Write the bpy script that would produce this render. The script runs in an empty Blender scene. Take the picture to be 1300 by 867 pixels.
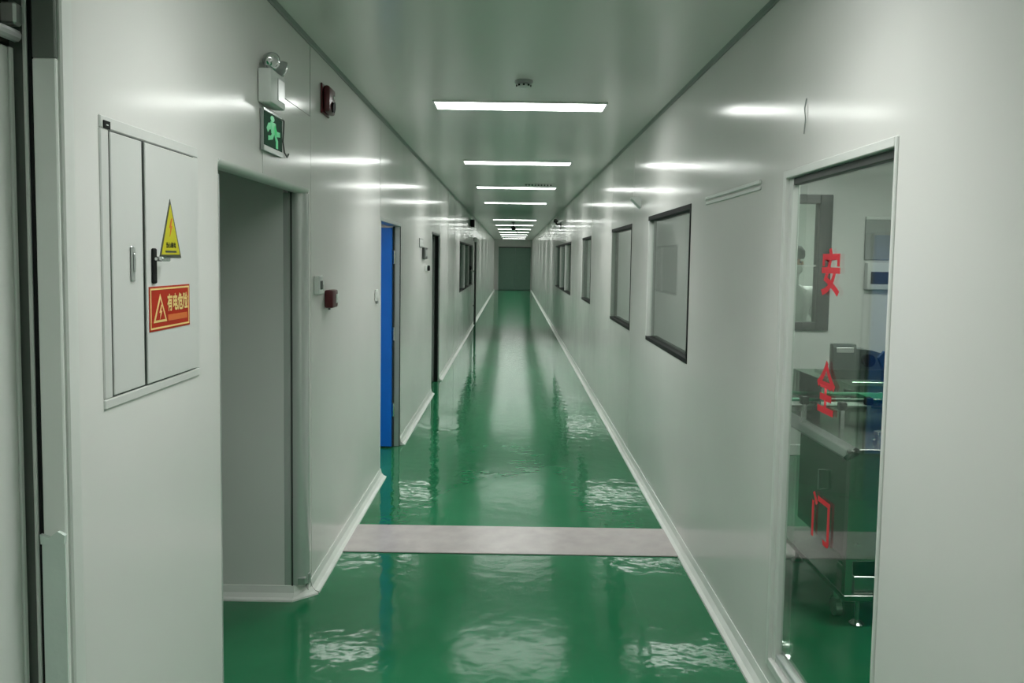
import bpy, bmesh, math, random
from mathutils import Vector, Matrix, Euler

# ------------------------------------------------------------------ camera
C = bpy.context.scene.collection
SC = bpy.context.scene
EYE, PITCH, ROLL = 1.75, 0.0658, 0.0151
cam_data = bpy.data.cameras.new('camera')
cam_data.sensor_fit = 'HORIZONTAL'
cam_data.sensor_width = 36.0
cam_data.lens = 36.0 * 992.2 / 1300.0
cam_data.shift_y = -39.4 / 1300.0
cam_data.clip_start = 0.05
cam = bpy.data.objects.new('camera', cam_data)
C.objects.link(cam)
_f = Vector((0, math.cos(PITCH), -math.sin(PITCH)))
_r0 = Vector((1, 0, 0))
_u0 = Vector((0, math.sin(PITCH), math.cos(PITCH)))
_c, _s = math.cos(ROLL), math.sin(ROLL)
_r = _r0 * _c + _u0 * _s
_u = _u0 * _c - _r0 * _s
cam.matrix_world = Matrix(((_r.x, _u.x, -_f.x, 0), (_r.y, _u.y, -_f.y, 0), (_r.z, _u.z, -_f.z, EYE), (0, 0, 0, 1)))
SC.camera = cam

# ------------------------------------------------------------------ world, exposure
W = bpy.data.worlds.new('world')
SC.world = W
W.use_nodes = True
W.node_tree.nodes['Background'].inputs[0].default_value = (0.5, 0.55, 0.52, 1)
W.node_tree.nodes['Background'].inputs[1].default_value = 0.02
SC.view_settings.view_transform = 'Standard'
SC.view_settings.look = 'None'
SC.view_settings.gamma = 1.0
SC.view_settings.exposure = 1.56
LED = 4.8           # radiance of the corridor LED diffusers at shallow angles
LED_W = 4.7         # watts each panel throws down
LED_SPREAD = 118    # beam of the panel's prismatic diffuser, degrees
ROOM_LED = 16.0      # radiance of the LED panels in the side rooms
SC.cycles.max_bounces = 10
SC.cycles.diffuse_bounces = 8
SC.cycles.glossy_bounces = 5
SC.cycles.transparent_max_bounces = 12
SC.cycles.caustics_reflective = False
SC.cycles.caustics_refractive = False
SC.cycles.sample_clamp_indirect = 4.0

random.seed(7)
XL, XR, H = -1.03, 1.055, 2.82
YB, YF = -4.0, 44.0

# ------------------------------------------------------------------ materials
def srgb(r, g, b):
    return tuple((v / 255 / 12.92) if v / 255 <= 0.04045 else ((v / 255 + 0.055) / 1.055) ** 2.4 for v in (r, g, b))

def mat(name, col, rough=0.4, metal=0.0, spec=0.5, noise=0.0, nscale=8.0, bump=0.0, bscale=60.0, coat=0.0, emit=0.0, stretch=None, rnoise=0.0):
    m = bpy.data.materials.new(name)
    m.use_nodes = True
    nt = m.node_tree
    b = nt.nodes['Principled BSDF']
    b.inputs['Base Color'].default_value = (*col, 1)
    b.inputs['Roughness'].default_value = rough
    b.inputs['Metallic'].default_value = metal
    b.inputs['Specular IOR Level'].default_value = spec
    b.inputs['Coat Weight'].default_value = coat
    if emit:
        b.inputs['Emission Color'].default_value = (*col, 1)
        b.inputs['Emission Strength'].default_value = emit
    tc = nt.nodes.new('ShaderNodeTexCoord')
    src = tc.outputs['Object']
    if stretch:
        mp = nt.nodes.new('ShaderNodeMapping')
        mp.inputs['Scale'].default_value = stretch
        nt.links.new(src, mp.inputs['Vector'])
        src = mp.outputs['Vector']
    if noise or rnoise:
        n = nt.nodes.new('ShaderNodeTexNoise')
        n.inputs['Scale'].default_value = nscale
        n.inputs['Detail'].default_value = 4
        nt.links.new(src, n.inputs['Vector'])
        if noise:
            r = nt.nodes.new('ShaderNodeMapRange')
            r.inputs[1].default_value, r.inputs[2].default_value = 0.3, 0.7
            r.inputs[3].default_value, r.inputs[4].default_value = 1 - noise, 1 + noise
            nt.links.new(n.outputs['Fac'], r.inputs['Value'])
            v = nt.nodes.new('ShaderNodeVectorMath')
            v.operation = 'SCALE'
            v.inputs[0].default_value = col
            nt.links.new(r.outputs['Result'], v.inputs['Scale'])
            nt.links.new(v.outputs[0], b.inputs['Base Color'])
        if rnoise:
            r2 = nt.nodes.new('ShaderNodeMapRange')
            r2.inputs[1].default_value, r2.inputs[2].default_value = 0.3, 0.7
            r2.inputs[3].default_value, r2.inputs[4].default_value = rough - rnoise, rough + rnoise
            nt.links.new(n.outputs['Fac'], r2.inputs['Value'])
            nt.links.new(r2.outputs['Result'], b.inputs['Roughness'])
    if bump:
        n2 = nt.nodes.new('ShaderNodeTexNoise')
        n2.inputs['Scale'].default_value = bscale
        n2.inputs['Detail'].default_value = 2
        nt.links.new(src, n2.inputs['Vector'])
        bp = nt.nodes.new('ShaderNodeBump')
        bp.inputs['Strength'].default_value = 1.0
        bp.inputs['Distance'].default_value = bump
        nt.links.new(n2.outputs['Fac'], bp.inputs['Height'])
        nt.links.new(bp.outputs['Normal'], b.inputs['Normal'])
    return m

def glass_mat(name, tint, refl=1.0):
    m = bpy.data.materials.new(name)
    m.use_nodes = True
    nt = m.node_tree
    nt.nodes.clear()
    out = nt.nodes.new('ShaderNodeOutputMaterial')
    tr = nt.nodes.new('ShaderNodeBsdfTransparent')
    tr.inputs[0].default_value = (*tint, 1)
    gl = nt.nodes.new('ShaderNodeBsdfGlossy')
    gl.inputs['Roughness'].default_value = 0.02
    fr = nt.nodes.new('ShaderNodeFresnel')
    fr.inputs['IOR'].default_value = 1.45
    mu = nt.nodes.new('ShaderNodeMath')
    mu.operation = 'MULTIPLY'
    mu.inputs[1].default_value = refl
    mx = nt.nodes.new('ShaderNodeMixShader')
    nt.links.new(fr.outputs[0], mu.inputs[0])
    nt.links.new(mu.outputs[0], mx.inputs[0])
    nt.links.new(tr.outputs[0], mx.inputs[1])
    nt.links.new(gl.outputs[0], mx.inputs[2])
    nt.links.new(mx.outputs[0], out.inputs[0])
    return m

def emit_mat(name, col, strength):
    m = bpy.data.materials.new(name)
    m.use_nodes = True
    nt = m.node_tree
    nt.nodes.clear()
    out = nt.nodes.new('ShaderNodeOutputMaterial')
    e = nt.nodes.new('ShaderNodeEmission')
    e.inputs[0].default_value = (*col, 1)
    e.inputs[1].default_value = strength
    nt.links.new(e.outputs[0], out.inputs[0])
    return m

def floor_mat():
    m = mat('green_epoxy', (0.010, 0.150, 0.062), rough=0.15, spec=0.28)
    nt = m.node_tree
    b = nt.nodes['Principled BSDF']
    tc = nt.nodes['Texture Coordinate']
    # the trodden middle of the walkway is scuffed matt, the edges keep their gloss
    sx = nt.nodes.new('ShaderNodeSeparateXYZ')
    nt.links.new(tc.outputs['Object'], sx.inputs[0])
    ab = nt.nodes.new('ShaderNodeMath')
    ab.operation = 'ABSOLUTE'
    nt.links.new(sx.outputs['X'], ab.inputs[0])
    nw = nt.nodes.new('ShaderNodeTexNoise')
    nw.inputs['Scale'].default_value = 2.5
    nt.links.new(tc.outputs['Object'], nw.inputs['Vector'])
    ad = nt.nodes.new('ShaderNodeMath')
    ad.operation = 'MULTIPLY_ADD'
    ad.inputs[1].default_value = 0.25
    nt.links.new(nw.outputs['Fac'], ad.inputs[0])
    nt.links.new(ab.outputs[0], ad.inputs[2])
    rw = nt.nodes.new('ShaderNodeMapRange')
    rw.interpolation_type = 'SMOOTHSTEP'
    rw.inputs[1].default_value, rw.inputs[2].default_value = 0.45, 0.80
    rw.inputs[3].default_value, rw.inputs[4].default_value = 0.15, 0.05
    nt.links.new(ad.outputs[0], rw.inputs['Value'])
    nt.links.new(rw.outputs['Result'], b.inputs['Roughness'])
    sw = nt.nodes.new('ShaderNodeMapRange')
    sw.interpolation_type = 'SMOOTHSTEP'
    sw.inputs[1].default_value, sw.inputs[2].default_value = 0.45, 0.80
    sw.inputs[3].default_value, sw.inputs[4].default_value = 0.19, 0.50
    nt.links.new(ad.outputs[0], sw.inputs['Value'])
    nt.links.new(sw.outputs['Result'], b.inputs['Specular IOR Level'])
    # gentle self-levelling waves of the epoxy film
    n1 = nt.nodes.new('ShaderNodeTexNoise')
    n1.inputs['Scale'].default_value = 9.0
    n1.inputs['Detail'].default_value = 2
    n1.inputs['Roughness'].default_value = 0.45
    nt.links.new(tc.outputs['Object'], n1.inputs['Vector'])
    b1 = nt.nodes.new('ShaderNodeBump')
    b1.inputs['Strength'].default_value = 1.0
    b1.inputs['Distance'].default_value = 0.0020
    nt.links.new(n1.outputs['Fac'], b1.inputs['Height'])
    nt.links.new(b1.outputs['Normal'], b.inputs['Normal'])
    # worn, paler patches and fine scratches along the walkway
    n2 = nt.nodes.new('ShaderNodeTexNoise')
    n2.inputs['Scale'].default_value = 1.3
    n2.inputs['Detail'].default_value = 5
    nt.links.new(tc.outputs['Object'], n2.inputs['Vector'])
    mp = nt.nodes.new('ShaderNodeMapping')
    mp.inputs['Rotation'].default_value = (0, 0, 0.45)
    mp.inputs['Scale'].default_value = (26, 0.9, 1)
    nt.links.new(tc.outputs['Object'], mp.inputs['Vector'])
    n3 = nt.nodes.new('ShaderNodeTexNoise')
    n3.inputs['Scale'].default_value = 1.0
    n3.inputs['Detail'].default_value = 3
    nt.links.new(mp.outputs['Vector'], n3.inputs['Vector'])
    rs = nt.nodes.new('ShaderNodeMapRange')
    rs.inputs[1].default_value, rs.inputs[2].default_value = 0.70, 0.78
    rs.inputs[3].default_value, rs.inputs[4].default_value = 0.0, 0.35
    nt.links.new(n3.outputs['Fac'], rs.inputs['Value'])
    cr = nt.nodes.new('ShaderNodeValToRGB')
    cr.color_ramp.elements[0].position = 0.35
    cr.color_ramp.elements[0].color = (0.011, 0.140, 0.056, 1)
    cr.color_ramp.elements[1].position = 0.70
    cr.color_ramp.elements[1].color = (0.020, 0.180, 0.080, 1)
    nt.links.new(n2.outputs['Fac'], cr.inputs[0])
    mx = nt.nodes.new('ShaderNodeMix')
    mx.data_type = 'RGBA'
    mx.inputs['B'].default_value = (0.10, 0.30, 0.19, 1)
    nt.links.new(rs.outputs['Result'], mx.inputs['Factor'])
    nt.links.new(cr.outputs[0], mx.inputs['A'])
    nt.links.new(mx.outputs['Result'], b.inputs['Base Color'])
    return m

M = {}
M['wall'] = mat('grey_white_sandwich_panel', (0.700, 0.690, 0.675), rough=0.15, spec=0.13, noise=0.012, nscale=2.0, rnoise=0.02, bump=0.0006, bscale=2.2)
M['ceiling'] = mat('grey_ceiling_panel', (0.70, 0.70, 0.675), rough=0.20, spec=0.45, bump=0.0006, bscale=1.6)
M['core'] = mat('joint_grey', (0.20, 0.21, 0.20), rough=0.6)
M['room_wall'] = mat('side_room_panel', (0.66, 0.67, 0.65), rough=0.35, noise=0.02, nscale=1.5)
M['floor'] = floor_mat()
M['cove'] = mat('white_pvc_cove', (0.66, 0.68, 0.65), rough=0.35, noise=0.05, nscale=5)
M['alu'] = mat('satin_aluminium', (0.62, 0.64, 0.63), rough=0.32, metal=0.75, noise=0.03, nscale=4)
M['alu_white'] = mat('powder_coated_aluminium', (0.66, 0.67, 0.65), rough=0.28, noise=0.02, nscale=3)
M['film'] = mat('thin_protective_film', (0.66, 0.74, 0.70), rough=0.2, spec=0.5, bump=0.002, bscale=30)
M['jamb_lit'] = mat('lit_jamb_white', (0.84, 0.85, 0.83), rough=0.35)
M['post'] = mat('brushed_post', (0.60, 0.62, 0.605), rough=0.22, metal=0.45)
M['trim_dark'] = mat('grey_corner_cove', (0.22, 0.24, 0.225), rough=0.4, noise=0.03)
M['strip'] = mat('pinkish_grey_vinyl_strip', (0.47, 0.425, 0.425), rough=0.24, noise=0.07, nscale=9, bump=0.003, bscale=9)
M['black'] = mat('black_rubber', (0.008, 0.009, 0.009), rough=0.6, spec=0.2)
M['dark'] = mat('dark_grey_metal', (0.055, 0.062, 0.058), rough=0.4, metal=0.3)
M['rebate'] = mat('grey_rebate_and_jamb_shade', (0.16, 0.175, 0.16), rough=0.5)
M['dark_olive'] = mat('dark_olive_paint', (0.05, 0.055, 0.04), rough=0.5, noise=0.2, nscale=6)
M['cab'] = mat('light_grey_enamel', (0.60, 0.605, 0.59), rough=0.33, noise=0.015, nscale=3)
M['chrome'] = mat('chrome', (0.75, 0.76, 0.76), rough=0.12, metal=1.0)
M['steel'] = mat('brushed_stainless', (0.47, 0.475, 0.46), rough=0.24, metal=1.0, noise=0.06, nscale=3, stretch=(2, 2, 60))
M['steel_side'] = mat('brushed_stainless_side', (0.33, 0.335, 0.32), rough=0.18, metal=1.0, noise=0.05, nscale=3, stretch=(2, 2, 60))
M['blue'] = mat('blue_door_enamel', (0.006, 0.135, 0.60), rough=0.28, noise=0.04, nscale=3)
M['far_green'] = mat('grey_green_door', (0.13, 0.235, 0.18), rough=0.4, noise=0.04)
M['red'] = mat('red_sign_print', (0.40, 0.026, 0.010), rough=0.5, spec=0.15)
M['orange'] = mat('orange_print', (0.60, 0.15, 0.04), rough=0.5, spec=0.15)
M['yellow'] = mat('yellow_print', (0.50, 0.46, 0.022), rough=0.5, spec=0.15)
M['cream'] = mat('cream_print', (0.75, 0.56, 0.22), rough=0.5, spec=0.15)
M['red_dev'] = mat('dark_red_plastic', (0.085, 0.008, 0.012), rough=0.3)
M['red_glyph'] = mat('red_vinyl_lettering', (0.62, 0.015, 0.03), rough=0.45)
M['white'] = mat('white_plastic', (0.66, 0.68, 0.66), rough=0.35)
M['grey_pl'] = mat('grey_plastic', (0.30, 0.32, 0.31), rough=0.4)
M['sign_green'] = mat('exit_sign_green', (0.006, 0.050, 0.024), rough=0.6, spec=0.08, emit=0.05)
M['sign_lit'] = mat('exit_sign_lit_green', (0.06, 0.50, 0.20), rough=0.3, emit=0.12)
M['lens'] = mat('lamp_lens', (0.75, 0.77, 0.76), rough=0.15, coat=0.5)
M['glass'] = glass_mat('clear_glass', (0.91, 0.95, 0.92), 0.26)
M['glass_win'] = glass_mat('window_glass', (0.92, 0.95, 0.93), 0.32)
M['acrylic'] = glass_mat('acrylic_guard', (0.80, 0.88, 0.82), 1.0)
M['led'] = emit_mat('led_diffuser', (0.97, 1.0, 0.955), LED)
M['room_led'] = emit_mat('room_led_diffuser', (0.97, 1.0, 0.955), ROOM_LED)
M['fill_led'] = emit_mat('fill_led_diffuser', (0.97, 1.0, 0.955), 9.0)
M['green_rail'] = mat('green_guide_rail', (0.01, 0.30, 0.14), rough=0.3)
M['blue_mach'] = mat('dark_blue_machine_paint', (0.01, 0.03, 0.075), rough=0.35)
M['mach_dark'] = mat('grey_green_machine_paint', (0.065, 0.085, 0.078), rough=0.3, noise=0.08)
M['cloth'] = mat('white_cotton', (0.70, 0.71, 0.70), rough=0.85, bump=0.002, bscale=40)
M['cap_cloth'] = mat('grey_cap_cloth', (0.14, 0.15, 0.145), rough=0.85)
M['skin'] = mat('skin', (0.50, 0.30, 0.22), rough=0.5)

# ------------------------------------------------------------------ helpers
class MB:
    """Collects shapes in world coordinates and links them as ONE mesh object."""
    def __init__(self):
        self.bm = bmesh.new()

    def box(self, x0, x1, y0, y1, z0, z1, b=0.0, seg=1):
        r = bmesh.ops.create_cube(self.bm, size=1.0)
        vs = r['verts']
        for v in vs:
            v.co = Vector(((x0 + x1) / 2 + v.co.x * (x1 - x0), (y0 + y1) / 2 + v.co.y * (y1 - y0), (z0 + z1) / 2 + v.co.z * (z1 - z0)))
        if b > 0:
            es = list({e for v in vs for e in v.link_edges})
            bmesh.ops.bevel(self.bm, geom=es, offset=b, segments=seg, profile=0.5, affect='EDGES')
        return self

    def cyl(self, p0, p1, r0, r1=None, n=16):
        p0, p1 = Vector(p0), Vector(p1)
        r1 = r0 if r1 is None else r1
        d = p1 - p0
        q = Vector((0, 0, 1)).rotation_difference(d.normalized())
        res = bmesh.ops.create_cone(self.bm, cap_ends=True, segments=n, radius1=r0, radius2=r1, depth=d.length)
        mid = (p0 + p1) / 2
        for v in res['verts']:
            v.co = mid + q @ v.co
        return self

    def ball(self, c, r, sc=(1, 1, 1), n=16):
        res = bmesh.ops.create_uvsphere(self.bm, u_segments=n, v_segments=max(6, n // 2), radius=r)
        for v in res['verts']:
            v.co = Vector((c[0] + v.co.x * sc[0], c[1] + v.co.y * sc[1], c[2] + v.co.z * sc[2]))
        return self

    def lathe(self, prof, c, axis, n=20):
        """prof: (radius, height along axis)"""
        q = Vector((0, 0, 1)).rotation_difference(Vector(axis).normalized())
        rings = []
        for r, h in prof:
            rings.append([self.bm.verts.new(Vector(c) + q @ Vector((r * math.cos(2 * math.pi * k / n), r * math.sin(2 * math.pi * k / n), h))) for k in range(n)])
        for a, b in zip(rings, rings[1:]):
            for k in range(n):
                self.bm.faces.new((a[k], a[(k + 1) % n], b[(k + 1) % n], b[k]))
        self.bm.faces.new(rings[0][::-1])
        self.bm.faces.new(rings[-1])
        return self

    def tube(self, pts, r, n=8):
        pts = [Vector(p) for p in pts]
        rings = []
        for i, p in enumerate(pts):
            t = (pts[min(i + 1, len(pts) - 1)] - pts[max(i - 1, 0)]).normalized()
            a = t.orthogonal().normalized() if i == 0 else (rings[-1][1] - t * rings[-1][1].dot(t)).normalized()
            b = t.cross(a)
            rings.append(([self.bm.verts.new(p + r * (math.cos(2 * math.pi * k / n) * a + math.sin(2 * math.pi * k / n) * b)) for k in range(n)], a))
        for (ra, _), (rb, _) in zip(rings, rings[1:]):
            for k in range(n):
                self.bm.faces.new((ra[k], ra[(k + 1) % n], rb[(k + 1) % n], rb[k]))
        self.bm.faces.new(rings[0][0][::-1])
        self.bm.faces.new(rings[-1][0])
        return self

    def prism(self, poly, fn0, fn1):
        """poly: 2D outline; fn0 / fn1 map it to the two end caps"""
        a = [self.bm.verts.new(Vector(fn0(*p))) for p in poly]
        b = [self.bm.verts.new(Vector(fn1(*p))) for p in poly]
        n = len(poly)
        self.bm.faces.new(a[::-1])
        self.bm.faces.new(b)
        for k in range(n):
            self.bm.faces.new((a[k], a[(k + 1) % n], b[(k + 1) % n], b[k]))
        return self

    def build(self, name, m, parent=None, smooth=False, props=None):
        bmesh.ops.recalc_face_normals(self.bm, faces=self.bm.faces)
        off = Vector((0, 0, 0))
        p = parent
        while p is not None:
            off += p.location
            p = p.parent
        if off.length:
            for v in self.bm.verts:
                v.co -= off
        me = bpy.data.meshes.new(name)
        self.bm.to_mesh(me)
        self.bm.free()
        me.materials.append(M[m] if isinstance(m, str) else m)
        if smooth:
            for f in me.polygons:
                f.use_smooth = True
            try:
                me.set_sharp_from_angle(angle=math.radians(40))
            except Exception:
                pass
        o = bpy.data.objects.new(name, me)
        C.objects.link(o)
        if parent is not None:
            o.parent = parent
        for k, v in (props or {}).items():
            o[k] = v
        return o

def thing(name, label, cat, loc, group=None):
    o = bpy.data.objects.new(name, None)
    o.empty_display_size = 0.1
    C.objects.link(o)
    o.location = loc
    o['label'] = label
    o['category'] = cat
    if group:
        o['group'] = group
    return o

def tag(o, label, cat, group=None):
    o['label'] = label
    o['category'] = cat
    if group:
        o['group'] = group
    return o

def struct(o, label=None):
    o['kind'] = 'structure'
    if label:
        o['label'] = label
    return o

def struct_empty(name, loc, label=None):
    o = bpy.data.objects.new(name, None)
    o.empty_display_size = 0.1
    C.objects.link(o)
    o.location = loc
    return struct(o, label)

def B(*a, **k):
    return MB().box(*a, **k)

def lettering(name, text, m, parent, w, h, place, bold=0.0):
    """Text as a mesh of its own, fitted to w x h; place(u, v) gives the point, u to the right, v up, both from the centre."""
    cu = bpy.data.curves.new('lettering', 'FONT')
    cu.body = text
    cu.size = 1.0
    cu.offset = bold
    cu.resolution_u = 3
    tmp = bpy.data.objects.new('lettering_tmp', cu)
    C.objects.link(tmp)
    dg = bpy.context.evaluated_depsgraph_get()
    me = bpy.data.meshes.new_from_object(tmp.evaluated_get(dg))
    bpy.data.objects.remove(tmp)
    bpy.data.curves.remove(cu)
    xs = [v.co.x for v in me.vertices]
    ys = [v.co.y for v in me.vertices]
    cx, cy = (min(xs) + max(xs)) / 2, (min(ys) + max(ys)) / 2
    sx, sy = w / (max(xs) - min(xs)), h / (max(ys) - min(ys))
    off = Vector((0, 0, 0))
    p = parent
    while p is not None:
        off += p.location
        p = p.parent
    for v in me.vertices:
        v.co = Vector(place((v.co.x - cx) * sx, (v.co.y - cy) * sy)) - off
    me.name = name
    me.materials.clear()
    me.materials.append(M[m])
    o = bpy.data.objects.new(name, me)
    C.objects.link(o)
    o.parent = parent
    return o

# ------------------------------------------------------------------ floor, ceiling
struct(B(-3.2, 5.0, YB - 0.2, YF + 1.0, -0.12, 0.0).build('floor', 'floor'), 'glossy green epoxy floor running the length of the corridor')
struct(B(-3.2, 5.0, YB - 0.2, YF + 1.0, H, H + 0.12).build('ceiling', 'ceiling'), 'flat glossy grey panel ceiling of the corridor')

# ------------------------------------------------------------------ corridor walls made of sandwich panels
def subrects(y0, y1, z0, z1, openings):
    ys = sorted({y0, y1} | {v for o in openings for v in (o[0], o[1]) if y0 < v < y1})
    out = []
    for a, b in zip(ys, ys[1:]):
        zs = sorted({z0, z1} | {v for o in openings if o[0] <= a + 1e-6 and o[1] >= b - 1e-6 for v in (o[2], o[3]) if z0 < v < z1})
        for c, d in zip(zs, zs[1:]):
            if not any(o[0] <= a + 1e-6 and o[1] >= b - 1e-6 and o[2] <= c + 1e-6 and o[3] >= d - 1e-6 for o in openings):
                out.append((a, b, c, d))
    return out

def corridor_wall(name, x, side, panels, openings, core, label, gap=0.0016, thick=0.10, tilt=0.0016):
    """side = -1: body lies towards -x of the face at x; +1: towards +x"""
    mb = MB()
    xa, xb = sorted((x + side * 0.012, x + side * thick))
    for a, b, c, d in subrects(YB, YF, 0, H, core):
        mb.box(xa, xb, a, b, c, d)
    root = struct(mb.build(name, 'core'), label)
    for (y0, y1, z0, z1, *cut) in panels:
        rs = subrects(y0, y1, z0, z1, openings + cut)
        if not rs:
            continue
        mb = MB()
        k = random.uniform(-tilt, tilt)
        k2 = random.uniform(-tilt, tilt) * 0.35
        yc, zc = (y0 + y1) / 2, (z0 + z1) / 2
        for a, b, c, d in rs:
            if abs(a - y0) < 1e-6: a += gap
            if abs(b - y1) < 1e-6: b -= gap
            if abs(c - z0) < 1e-6 and z0 > 0.01: c += gap
            if abs(d - z1) < 1e-6 and z1 < H - 0.01: d -= gap
            if cut and a > 3.22: c += gap * 2
            p0, p1 = sorted((x, x + side * 0.014))
            mb.box(p0, p1, a, b, c, d)
        for v in mb.bm.verts:
            v.co.x += (v.co.y - yc) * k + (v.co.z - zc) * k2
        mb.build('panel', 'wall', root)
    return root

def col(*ys):
    return [(a, b, 0.0, H) for a, b in zip(ys, ys[1:])]

def run(a, b, step):
    n = max(1, round((b - a) / step))
    return [a + (b - a) * k / n for k in range(n + 1)]

L_OPEN = [(0.60, 1.83, 0.0, 2.62), (2.741, 3.94, 0.0, 2.08), (6.08, 7.20, 0.0, 2.06), (9.95, 11.05, 0.0, 2.08), (15.2, 20.1, 1.08, 2.08)]
R_OPEN = [(2.17, 3.075, 0.13, 2.105), (4.67, 6.12, 1.135, 2.095), (6.97, 8.38, 1.125, 2.08), (10.57, 11.90, 1.155, 2.08), (14.2, 19.2, 1.10, 2.08)]
lp = col(*run(YB, 0.60, 1.15)) + col(0.60, 1.83) + [(1.83, 3.99, 0, H, (3.23, 3.99, 0.0, 2.45)), (3.23, 3.99, 0.0, 2.45)] + col(3.99, 6.08, 7.20, 8.50, 9.95, 11.05) + col(*run(11.05, 15.2, 1.2)) + col(*run(15.2, 20.1, 1.6)) + col(*run(20.1, YF, 1.2))
rp = col(*run(YB, 0.95, 1.15)) + col(0.95, 3.26, 4.63, 6.16, 6.93, 8.42, 9.5, 10.53, 11.94) + col(*run(11.94, 14.2, 1.15)) + col(*run(14.2, 19.2, 1.65)) + col(*run(19.2, YF, 1.2))
wall_left = corridor_wall('wall_left', XL, -1, lp, L_OPEN, L_OPEN, 'long left corridor wall of glossy grey white panels')
wall_right = corridor_wall('wall_right', XR, 1, rp, R_OPEN, [(2.0, 3.33, 0.13, 2.105)] + [(a, b + 0.2, c, d) for a, b, c, d in R_OPEN[1:]], 'long right corridor wall of glossy grey white panels')

# outer shell and partitions of the side rooms
struct(B(XL - 0.1, XR + 0.1, YB - 0.15, YB, 0, H).build('wall_back', 'wall'), 'corridor end wall behind the viewer')
struct(B(-3.2, 5.0, YF, YF + 0.15, 0, H).build('wall_far', 'wall'), 'wall closing the far end of the corridor')
struct(B(4.6, 4.7, YB, YF, 0, H).build('wall_outer_right', 'room_wall'), 'outer wall of the rooms on the right')
struct(B(-2.9, -2.8, YB, YF, 0, H).build('wall_outer_left', 'room_wall'), 'outer wall of the rooms on the left')
for y in (-0.6, 10.2, 13.9, 22.0):
    struct(B(XR + 0.1, 4.6, y, y + 0.1, 0, H).build('wall_partition', 'room_wall'))
for y in (1.95, 7.9, 12.2, 21.0):
    struct(B(-2.8, XL - 0.1, y, y + 0.1, 0, H).build('wall_partition', 'room_wall'))

# machine room back wall with its inner window
PY = 7.05
IW = (2.15, 2.855, 1.145, 2.365)     # inner window outer frame x0, x1, z0, z1
mb = MB()
mb.box(XR + 0.1, IW[0], PY, PY + 0.1, 0, H).box(IW[1], 4.6, PY, PY + 0.1, 0, H).box(IW[0], IW[1], PY, PY + 0.1, 0, IW[2]).box(IW[0], IW[1], PY, PY + 0.1, IW[3], H)
struct(mb.build('wall_machine_room', 'room_wall'), 'back wall of the machine room seen through the glass door')
struct(B(XR + 0.1, 4.6, PY - 0.02, PY, 0, 0.10, b=0.006).build('baseboard_machine_room', 'cove'))

# ------------------------------------------------------------------ windows
def side_window(name, x, side, y0, y1, z0, z1, label, panes=1):
    """window in a corridor wall: dark rails top, bottom and near side, pale far stile, pane set back"""
    r = struct_empty(name, (x, (y0 + y1) / 2, z0), label)
    def bx(a, b, ya, yb, za, zb, bev=0.002):
        p0, p1 = sorted((x + side * a, x + side * b))
        return B(p0, p1, ya, yb, za, zb, b=bev)
    bx(-0.004, 0.09, y0, y1, z1 - 0.034, z1).build('frame', 'black', r)
    bx(-0.004, 0.09, y0, y1, z0, z0 + 0.030).build('frame', 'black', r)
    bx(-0.004, 0.09, y0, y0 + 0.022, z0 + 0.03, z1 - 0.034).build('frame', 'black', r)
    bx(-0.003, 0.035, y1 - 0.035, y1, z0 + 0.03, z1 - 0.034).build('frame', 'alu_white', r)
    ys = run(y0 + 0.022, y1 - 0.035, (y1 - y0) / panes)
    for a, b in zip(ys, ys[1:]):
        bx(0.022, 0.030, a, b, z0 + 0.03, z1 - 0.034, 0).build('pane', 'glass_win', r)
    for a in ys[1:-1]:
        bx(0.0, 0.08, a - 0.04, a + 0.04, z0 + 0.03, z1 - 0.034).build('mullion', 'alu_white', r)
    return r

side_window('window_1', XR, 1, 4.67, 6.12, 1.135, 2.095, 'large corridor window just past the glass door')
side_window('window_2', XR, 1, 6.97, 8.38, 1.125, 2.08, 'second corridor window on the right')
side_window('window_3', XR, 1, 10.57, 11.90, 1.155, 2.08, 'third corridor window on the right')
side_window('window_4', XR, 1, 14.2, 19.2, 1.10, 2.08, 'long far corridor window on the right', 3)
side_window('window_5', XL, -1, 15.2, 20.1, 1.08, 2.08, 'long far corridor window on the left', 3)

r = struct_empty('window_6', ((IW[0] + IW[1]) / 2, PY, IW[2]), 'dark framed inner window at the back of the machine room')
x0, x1, z0, z1 = IW
fw = 0.115
B(x0, x0 + fw, PY - 0.025, PY + 0.09, z0, z1, b=0.004).build('frame', 'dark', r)
B(x1 - fw, x1, PY - 0.025, PY + 0.09, z0, z1, b=0.004).build('frame', 'dark', r)
B(x0 + fw, x1 - fw, PY - 0.025, PY + 0.09, z1 - 0.08, z1, b=0.004).build('frame', 'dark', r)
B(x0 + fw, x1 - fw, PY - 0.025, PY + 0.09, z0, z0 + 0.075, b=0.004).build('frame', 'dark', r)
B(x0 + fw, x1 - fw, PY + 0.02, PY + 0.03, z0 + 0.075, z1 - 0.08).build('pane', 'glass', r)
B(x0 + fw, x1 - fw, PY + 0.028, PY + 0.05, 1.722, 1.736).build('shelf_reflection', 'white', r)  # white bar standing in for a shelf's reflection in the pane

# ------------------------------------------------------------------ baseboards
COVE = [(0, 0), (0.050, 0), (0.048, 0.008), (0.028, 0.015), (0.012, 0.034), (0.004, 0.068), (0, 0.070)]
def cove_run(mb, side, x, y0, y1):
    """side: +1 cove grows towards +x from the wall face at x"""
    mb.prism(COVE, lambda a, b: (x + side * a, y0, b), lambda a, b: (x + side * a, y1, b))
mb = MB()
cove_run(mb, 1, XL, 1.83, 2.741)
cove_run(mb, 1, XL, 3.965, 6.13)
cove_run(mb, 1, XL, 7.20, 9.98)
cove_run(mb, 1, XL, 11.05, YF)
cove_run(mb, 1, XL, YB, 0.60)
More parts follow.
